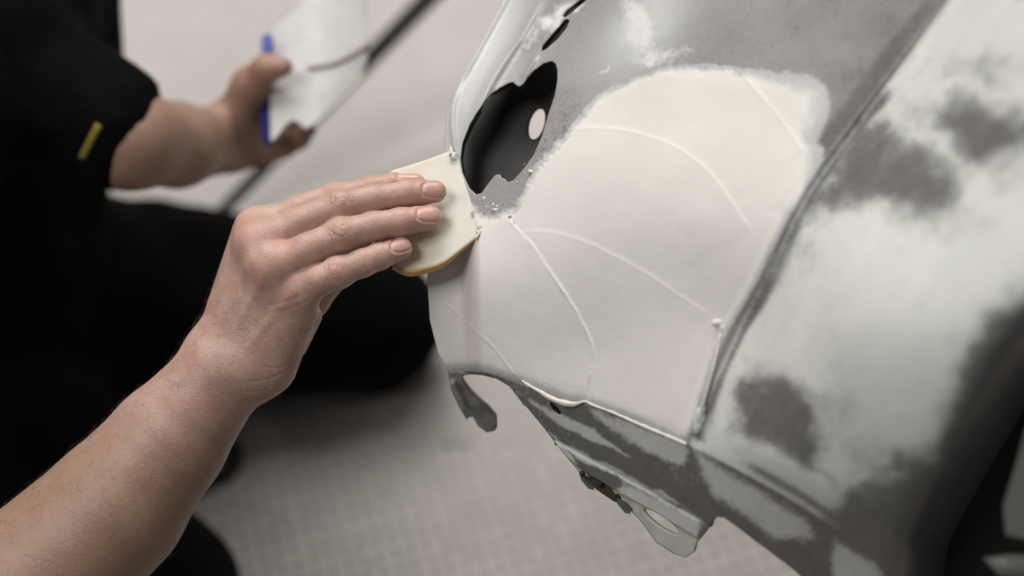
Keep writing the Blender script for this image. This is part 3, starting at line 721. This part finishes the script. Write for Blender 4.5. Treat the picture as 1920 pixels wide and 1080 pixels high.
for (px, py, ang, sc) in ((641, 381, -15, 1.0), (637, 433, -17, 1.05), (628, 507, -22, .95), (622, 357, -14, .6)):
    t, w_ = frame(px, py, ang); t, w_ = t / sc, w_ / sc
    env = ss(26 - np.abs(w_), 0, 12) * ss(34 - np.abs(t), 0, 8) * face
    disp += .0006 * env * g(np.hypot(t / 15, w_ / 17), 1.0)                       # swelling of the joint
    cr = 0
    for t0, cv, s_, dp, ww in ((-20, .006, 1.7, .35, 13), (-13, .014, 1.7, .85, 15), (-7.5, .02, 1.3, .5, 9), (-2, .004, 1.5, .6, 9), (3.5, -.01, 1.3, .6, 11), (9, -.014, 1.5, .75, 16), (14, -.012, 1.4, .5, 12), (20, -.006, 1.6, .4, 18), (26, -.002, 1.5, .3, 14)):
        cr = cr + dp * g(t - t0 - cv * w_ * w_ + 7 * wn + 3 * wn2, s_) * g(w_ - 2 * t0 * wn2, ww) * (.45 + 1.1 * fbm(u / 11 + t0, v / 11))
    ring = g(np.hypot(t / 1.15, (w_ + 1) / .95) - 10 + 9 * wn + 5 * wn2, 1.7) * .45 * ss(fbm(u / 8 + 9, v / 8), .38, .55)
    disp -= .00066 * (cr + ring) * face * sc
    red = np.maximum(red, .45 * g(np.hypot(t, w_), 18) * face)
for (px, py, ang, sc) in ((741, 361, -8, .8), (740, 410, -8, .85), (690, 480, -18, .8)):
    t, w_ = frame(px, py, ang); t, w_ = t / sc, w_ / sc
    cr = sum(dp * g(t - t0 + 2.5 * wn, 1.5) * g(w_, ww) for t0, dp, ww in ((-7, .5, 12), (-2, .9, 15), (4, .8, 13), (9, .4, 12)))
    disp -= .00042 * cr * face; red = np.maximum(red, .3 * g(np.hypot(t, w_), 16) * face)
# web folds and the fold of skin beside the pinky knuckle
for pl, dpt, sg in (([(505, 572), (535, 566), (562, 556)], .00025, 5), ([(520, 586), (545, 578), (575, 566)], .0002, 4), ([(497, 688), (525, 690), (545, 680)], .0002, 2.5), ([(470, 715), (500, 712), (530, 700)], .00025, 2.5), ([(455, 735), (485, 735), (505, 728)], .0002, 2.2)):
    d, s_, f_ = seg_info(u, v, spl(pl, 3)); disp -= dpt * g(d, sg) * face
red = np.maximum(red, 0)
# tendons across the back of the hand
for pl in (((478, 455), (440, 560), (420, 640)), ((505, 500), (455, 590), (425, 655)), ((548, 550), (490, 620), (445, 680))):
    d, s_, f_ = seg_info(u, v, spl(pl, 4)); disp += .0005 * g(d, 9) * ss(f_, 0, .2) * ss(1 - f_, 0, .5) * face
# fine cross lines on the back of the fingers and hand
ang = math.radians(-17); tt_ = u * math.cos(ang) + v * math.sin(ang)
fl_ = np.sin(tt_ / 1.35 + 7 * fbm(u / 16, v / 16)) * fbm(u / 9 + 40, v / 9)
disp += .00005 * fl_ * face * ss(u, 440, 500)
for (px, py, r) in ((458, 445, 26), (483, 500, 26), (470, 412, 20), (535, 553, 26)):
    red = np.maximum(red, .55 * g(np.hypot(u - px, v - py), r))
for (px, py, ang, hl, hw, fw) in ((815, 355, 3, 23, 15, 1), (806, 401, 2, 24, 15, 1), (754, 458, -16, 21, 14, 1), (771, 329, 0, 25, 8, 1)):
    t, w_ = frame(px, py, ang)
    q = (np.abs(t / hl) ** 2.6 + np.abs(w_ / hw) ** 2.6) ** (1 / 2.6)
    fc = ss(N[:, 2], -.1, .15) * (np.hypot(t, w_) < 60)
    inn = ss(1 - q, 0, .06) * fc; nail = np.maximum(nail, inn)
    prox = ss(-t / hl, -.95, -.4)                                               # no fold at the free edge
    disp -= .00055 * g((q - 1.0) * hw, 1.8) * fc * (.35 + .65 * prox)
    disp += .00035 * g((q - 1.28) * hw, 3.2) * fc * prox
    disp += .00015 * inn
    lun = g(np.hypot((t + hl * .95) / (hl * .42), w_ / (hw * .8)), .8); tipe = ss(t / hl, .74, .86)
    nedge = np.maximum(nedge, inn * np.maximum(.55 * lun, .9 * tipe))
    red = np.maximum(red, .65 * g(np.hypot(t, w_) / (hl * 1.2), 1) * (1 - inn))
red = np.maximum(red, .35 * ss(u, 640, 800)); red = np.maximum(red, .3 * g(np.hypot(u - 600, v - 545), 40))
red = np.maximum(red, .55 * ss(fbm(u / 40 + 3, v / 40), .50, .70) * (u < 560)); tan = .7 * ss(v + .25 * (500 - u), 700, 1000)  # painted shade deepens down the forearm towards the elbow
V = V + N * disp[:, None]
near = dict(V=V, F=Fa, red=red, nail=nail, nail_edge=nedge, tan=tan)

# ---- far arm and left hand, holding the mixing board
def far_arm(p):
    a = cone(p, L(240, 262, 1.00), L(330, 272, 1.05), 82 * S, 76 * S * 1.05)
    a = smin(a, cone(p, L(330, 272, 1.05), L(425, 262, 1.12), 76 * S * 1.05, 56 * S * 1.12), .008)
    a = smin(a, cone(p, L(240, 262, 1.00), L(60, 150, 1.02), .031, .036), .02)
    palm = cone(p, L(425, 262, 1.12), L(478, 232, 1.115), 56 * S * 1.12, 44 * S * 1.11)
    palm = smin(palm, cone(p, L(430, 250, 1.12), L(495, 272, 1.12), 50 * S * 1.12, 30 * S * 1.12), .015)
    a = smin(a, palm, .010)
    th = chain(p, [pt(440, 225, 1.10, 42), pt(470, 160, 1.075, 34), pt(502, 128, 1.058, 26), pt(530, 126, 1.052, 19)], .006)
    out = smin(a, th, .015)
    for ch in ([pt(490, 275, 1.125, 32), pt(530, 272, 1.135, 25), pt(560, 258, 1.12, 22), pt(578, 242, 1.10, 16)],
               [pt(485, 240, 1.13, 32), pt(540, 228, 1.15, 23), pt(575, 212, 1.13, 18), pt(590, 200, 1.115, 14)],
               [pt(482, 210, 1.13, 32), pt(535, 195, 1.15, 23), pt(575, 182, 1.13, 18), pt(595, 175, 1.115, 14)],
               [pt(480, 185, 1.13, 30), pt(530, 165, 1.15, 22), pt(565, 152, 1.13, 18), pt(585, 145, 1.115, 14)]):
        f = chain(p, ch, .003); out = smin(out, smin(a, f, .012), .0015)
    return out
V2, Fa2 = surface(far_arm, (-.42, .03, -1.25), (-.12, .33, -.90), .0028)
u2, v2, _ = pix(V2)
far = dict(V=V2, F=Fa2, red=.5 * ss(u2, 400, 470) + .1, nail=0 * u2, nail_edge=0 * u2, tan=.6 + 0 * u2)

# ---- trunk, neck and upper arms under the shirt, thighs and shins under the trousers
SH_R, SH_L = L(-420, 420, .84), L(-60, 70, 1.04)
HIP = L(-115, 620, 1.36)
def trunk(p, g_=0.0):
    d = cone(p, L(-130, -160, 1.12), HIP, .135 + g_, .135 + g_)
    d = smin(d, cone(p, SH_R, SH_L, .065 + g_, .065 + g_), .08)
    d = smin(d, cone(p, SH_R, L(-160, 1300, .76), .052 + g_, .046 + g_), .03)
    d = smin(d, cone(p, SH_L, L(225, 258, 1.0), .040 + g_ * .5, .034 + g_ * .3), .03)
    d = smin(d, cone(p, L(-330, -120, .98), L(-330, -420, .86), .055 + g_, .055), .03)
    return d
def legs(p, g_=0.0):
    d = cone(p, L(-120, 640, 1.40), L(110, 570, 1.44), .13 + g_, .110 + g_)
    d = smin(d, cone(p, L(110, 570, 1.44), L(360, 562, 1.48), .110 + g_, .088 + g_), .03)
    d = smin(d, cone(p, L(360, 562, 1.48), L(712, 603, 1.53), .088 + g_, .066 + g_), .03)
    d = smin(d, cone(p, L(700, 640, 1.585), L(330, 655, 1.60), .052 + g_, .050 + g_), .03)
    d = smin(d, cone(p, L(-120, 700, 1.38), L(240, 1165, 1.15), .12 + g_, .085 + g_), .03)
    d = smin(d, cone(p, L(240, 1165, 1.15), L(-40, 1200, 1.48), .08 + g_, .05 + g_), .03)
    return d
def cloth_noise(p, a, s):
    return a * (np.sin(p[:, 0] * s + 3 * np.sin(p[:, 1] * s * .7)) * np.sin(p[:, 1] * s * 1.3 + 2 * np.sin(p[:, 2] * s)) + .5 * np.sin((p[:, 0] + p[:, 1] - p[:, 2]) * s * 2.1))
person_org = W(-120, 760, 1.5); person_org = np.array([person_org[0], person_org[1], 0.0])
def body_core(p): return smin(trunk(p, -.025), legs(p, -.03), .03)
V3, Fa3 = surface(body_core, (-.95, -.62, -1.85), (.08, .70, -.55), .014, 3)
z3 = np.zeros(len(V3))
def cat(parts):
    Vs_, Fs_, at = [], [], {k: [] for k in ('red', 'nail', 'nail_edge', 'tan')}; o = 0
    for d in parts:
        Vs_.append(d['V']); Fs_.append(d['F'] + o); o += len(d['V'])
        for k in at: at[k].append(d[k])
    return np.concatenate(Vs_), np.concatenate(Fs_), {k: np.concatenate(v) for k, v in at.items()}
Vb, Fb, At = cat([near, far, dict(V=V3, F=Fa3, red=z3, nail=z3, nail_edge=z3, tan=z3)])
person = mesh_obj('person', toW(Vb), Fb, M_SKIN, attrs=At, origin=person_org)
props(person, 'person in black work clothes kneeling by the bumper, one bare hand on the spreader', 'person')
def shirt(p):
    d = trunk(p, .014) + cloth_noise(p, .004, 24)
    # sleeves end above the elbows, hem at the hip
    cutR = (p - (L(-250, 1050, .78))) @ ((L(-160, 1300, .76) - SH_R) / np.linalg.norm(L(-160, 1300, .76) - SH_R))
    near_sleeve = np.linalg.norm(p - L(-200, 1200, .77), axis=1) < .16
    d = np.where(near_sleeve, np.maximum(d, cutR), d)
    return d
def sleeve_far(p):
    d = cone(p, SH_L, L(262, 262, .998), .050, .043)
    n = np.array([.88, -.47, 0.0])
    return np.maximum(d + cloth_noise(p, .0015, 40), (p - L(250, 257, .998)) @ n)
def shirt_all(p): return smin(shirt(p), sleeve_far(p), .006)
V4, Fa4 = surface(shirt_all, (-.95, -.50, -1.62), (.02, .70, -.62), .009, 3)
tshirt = mesh_obj('t_shirt', toW(V4), Fa4, M_SHIRT, person)
smm = tshirt.modifiers.new('smooth', 'SMOOTH'); smm.iterations = 5; smm.factor = .6
def trousers(p):
    d = legs(p, .006) + cloth_noise(p, .0035, 22)
    d = smin(d, cone(p, L(290, 420, 1.47), L(300, 470, 1.47), .022, .03), .02)
    return d
V5, Fa5 = surface(trousers, (-.95, -.75, -1.80), (.05, .20, -.95), .009, 3)
mesh_obj('trousers', toW(V5), Fa5, M_TROUS, person)
lg = np.array([(150, 296), (158, 299), (189, 236), (182, 228), (166, 258)])
def on_shirt(px, py):
    D = np.full(len(px), .7)
    for _ in range(80):
        D = D + np.maximum(shirt_all(L(px, py, D)), 0) * .8
    return D
LP = np.array([(146, 296), (158, 300), (190, 237), (179, 230)]); n_ = 10
Q = []
for i in range(n_ + 1):
    for j in range(3):
        a, b = i / n_, j / 2; p_ = (LP[0] * (1 - a) + LP[3] * a) * (1 - b) + (LP[1] * (1 - a) + LP[2] * a) * b; Q.append(p_)
Q = np.array(Q); Dq = on_shirt(Q[:, 0], Q[:, 1]) - .0015
Fl = np.array([(i * 3 + j, i * 3 + j + 1, (i + 1) * 3 + j + 1, (i + 1) * 3 + j) for i in range(n_) for j in range(2)])
mesh_obj('chest_logo', toW(L(Q[:, 0], Q[:, 1], Dq)), Fl, M_YELLOW, tshirt, solid=(.001, -1))
def shoe(p):
    d = cone(p, L(330, 850, 1.52), L(400, 878, 1.545), .045, .040); return smin(d, cone(p, L(300, 760, 1.50), L(330, 850, 1.52), .04, .045), .02)
V6, Fa6 = surface(shoe, (-.45, -.28, -1.68), (-.20, -.04, -1.40), .008, 3)
mesh_obj('shoe', toW(V6), Fa6, mat('black_shoe_leather', (.01, .01, .01), .6), person)
# short hairs on the near forearm and wrist
nh = 1000; cand = np.where((N[:, 2] > -.3) & (u < 560) & (v > 520) & (v < 1100) & (u > -30))[0]
# even over area
ci = rng.choice(cand, nh); hv = []; hf = []
fdir = L(213, 956, .78) - L(418, 700, .79); fdir /= np.linalg.norm(fdir)
for q, i in enumerate(ci):
    p0 = V[i]; n = N[i]; t = -fdir * .4 + np.array([.35, -.55, 0]) + rng.normal(size=3) * .35; t = t - n * (t @ n); t /= np.linalg.norm(t)
    ln = .004 + .007 * rng.random(); side = np.cross(n, t); wd = .00004
    pts = [p0, p0 + t * ln * .45 + n * ln * .16, p0 + t * ln + n * ln * .20 + side * ln * .2 * rng.normal()]
    o = len(hv)
    for k, (pp, ww) in enumerate(zip(pts, (1, .8, .25))):
        for a in range(3):
            an = a * 2.094; hv.append(pp + (side * math.cos(an) + n * math.sin(an)) * wd * ww)
    for k in range(2):
        for a in range(3): hf.append((o + k * 3 + a, o + k * 3 + (a + 1) % 3, o + (k + 1) * 3 + (a + 1) % 3, o + (k + 1) * 3 + a))
mesh_obj('arm_hair', toW(np.array(hv)), np.array(hf), mat('brown_hair', (.16, .095, .055), .6), person)

# ------------------------------------------------------------------ spreader in the near hand
def spreader_material():
    m = mat('cream_rubber', rough=.35); t = NT(m)
    am = t.attr('amber'); sm = t.attr('smear')
    c = t.mix(sm, (.70, .645, .52), t.mix(t.rng(t.noise(50, 3), .3, .7), (.67, .65, .61), (.73, .69, .61)))
    c = t.mix(am, c, (.64, .36, .10)); t.l(c, t.b.inputs['Base Color'])
    t.b.inputs['Subsurface Weight'].default_value = .5; t.b.inputs['Subsurface Scale'].default_value = .004; t.b.inputs['Subsurface Radius'].default_value = (1, .7, .4)
    t.b.inputs['Transmission Weight'].default_value = .0
    t.b.inputs['Alpha'].default_value = .93
    t.l(t.bump(t.noise(90, 3), .12, .001), t.b.inputs['Normal']); return m
M_SPR = spreader_material()
sp_org = W(820, 400, .79)
spr = empty('filler_spreader', sp_org, 'cream rubber spreader with amber edge under the near fingers against the bumper', 'spreader')
SP = spl([(842, 284), (856, 292), (868, 330), (884, 382), (899, 425), (903, 437), (868, 464), (830, 492), (795, 502)], 4)
SP = np.vstack([SP, [(762, 507), (738, 497), (690, 470), (660, 430), (668, 375), (735, 320), (790, 303)]])
def sp_depth(x, y):
    d = sprD(x, y); flex = .004 * np.sin(np.clip((x - 700) / 200, 0, 1) * np.pi)
    return d + flex * .6 + .0004 * (fbm(x / 30, y / 30) - .5)
x7, y7, D7, F7 = patch(SP, [], sp_depth, 2.6)
sm_ = ss(fbm(x7 / 38, y7 / 38) + (x7 - 800) / 220 - (y7 - 400) / 600, .30, .62)
mesh_obj('blade', toW(L(x7, y7, D7)), F7, M_SPR, spr, attrs=dict(amber=np.zeros(len(x7)), smear=sm_), solid=(.0016, -1))
# thick lower edge of the blade, amber where the bare rubber shows
rim = spl([(738, 497), (765, 508), (795, 503), (830, 492), (868, 464), (902, 438)], 6)
ow = np.interp(rim[:, 0], [738, 765, 800, 840, 902], [8, 10, 11, 7.5, 1.0])
tg = np.gradient(rim, axis=0); tg /= np.linalg.norm(tg, axis=1)[:, None]; nr = np.stack([-tg[:, 1], tg[:, 0]], 1)
nr *= np.sign(nr[:, 1])[:, None]
Vr = []; K = 5
for i in range(len(rim)):
    for k in range(K):
        q = k / (K - 1); p_ = rim[i] + nr[i] * ow[i] * q; Vr.append(L(p_[0], p_[1], sp_depth(*[np.array([c]) for c in rim[i]])[0] - .0002 + .0055 * q ** 1.6 * ow[i] / 15))
Fr = np.array([(i * K + k, (i + 1) * K + k, (i + 1) * K + k + 1, i * K + k + 1) for i in range(len(rim) - 1) for k in range(K - 1)])
mesh_obj('blade_edge', toW(np.array(Vr)), Fr, M_SPR, spr, attrs=dict(amber=np.ones(len(Vr)) * .9, smear=np.zeros(len(Vr))), solid=(.0015, 1))
parts = []
for i, (px, py, r) in enumerate([(846, 288, .0016), (852, 294, .0013), (898, 428, .0014), (897, 438, .0013), (893, 445, .0010), (885, 400, .0008), (902, 433, .001)]):
    parts.append(lump(L(px, py, sprD(px, py) - .001), (r, r * 1.5, r * .6), 900 + i, .7))
for V, Fc in parts: mesh_obj('filler_smear', toW(np.array(V)), Fc, M_BEAD, spr)

# ------------------------------------------------------------------ mixing board in the far hand
mb_org = W(590, 140, 1.08)
board = empty('mixing_board', mb_org, 'clear curved plastic filler board with a blue edge strip held in the far hand', 'mixing board')
def bd_depth(x, y):
    return 1.085 + .00010 * (x - 500) + .030 * ((x - 600) / 100.0) ** 2 * .6 - .00040 * (y - 100)
BD = [(506, 50), (560, 5), (590, -60), (686, -60), (687, 20), (690, 110), (676, 150), (640, 186), (612, 212), (590, 232), (572, 240), (552, 224), (535, 232), (512, 262), (506, 262)]
x8, y8, D8, F8 = patch(BD, [], bd_depth, 4)
bm_ = mat('clear_scuffed_plastic', (.62, .61, .58), .22); tb = NT(bm_)
tb.l(tb.mix(tb.rng(tb.noise(40, 4), .3, .7), (.60, .60, .585), (.70, .69, .665)), tb.b.inputs['Base Color'])
tb.b.inputs['Alpha'].default_value = .6; tb.b.inputs['Coat Weight'].default_value = .5; tb.b.inputs['Coat Roughness'].default_value = .1
mesh_obj('board', toW(L(x8, y8, D8)), F8, bm_, board, solid=(.002, -1))
V, Fc = slab([(491, 70), (497, 63), (506, 64), (510, 75), (512, 160), (514, 262), (508, 272), (497, 272), (491, 262), (489, 160)], 1.083, .008)
mesh_obj('edge_strip', V, Fc, mat('blue_plastic', (.045, .06, .36), .4), board)
rg = spl([(576, 128), (610, 124), (645, 112), (688, 86)], 6)
V, Fc = tube(L(rg[:, 0], rg[:, 1], bd_depth(rg[:, 0], rg[:, 1]) - .0015), .0018, 8)
mesh_obj('filler_line', toW(np.array(V)), Fc, mat('drying_filler', (.30, .25, .18), .5), board)  # thin brown line curving across the board

# ------------------------------------------------------------------ stand leg on the floor behind
def rod(a, b, r0, r1):
    P = np.array([a + (b - a) * t for t in np.linspace(0, 1, 12)]); return tube(P, np.linspace(r0, r1, 12), 14)
a_ = W(860, -62, floorD(-62, .22)); b_ = W(350, 465, floorD(465, .012))
so = np.array([b_[0], b_[1], 0.0]); stand = empty('work_stand', so, 'thin dark metal stand leg slanting across the pale floor behind the far hand', 'work stand')
V, Fc = rod(a_, b_, .0125, .0065); mesh_obj('leg', np.array(V), Fc, mat('dark_steel', (.035, .035, .032), .35, Metallic=.6), stand)
V, Fc = rod(b_ + np.array([-.03, 0, -.006]), b_ + np.array([.03, 0, -.006]), .01, .01)
mesh_obj('foot', np.array(V), Fc, M_BLACK, stand)
# strip of old tape on the floor
q = [W(px, py, floorD(py, .0006)) for px, py in ((832, 822), (884, 829), (878, 842), (826, 834))]
tp = mesh_obj('tape_strip', np.array(q) - 0, np.array([[0, 1, 2, 3]]), mat('worn_tape', (.44, .42, .40), .6), origin=q[0], solid=(.0004, 1))
props(tp, 'short strip of worn grey tape stuck to the pale floor below the bumper', 'tape')
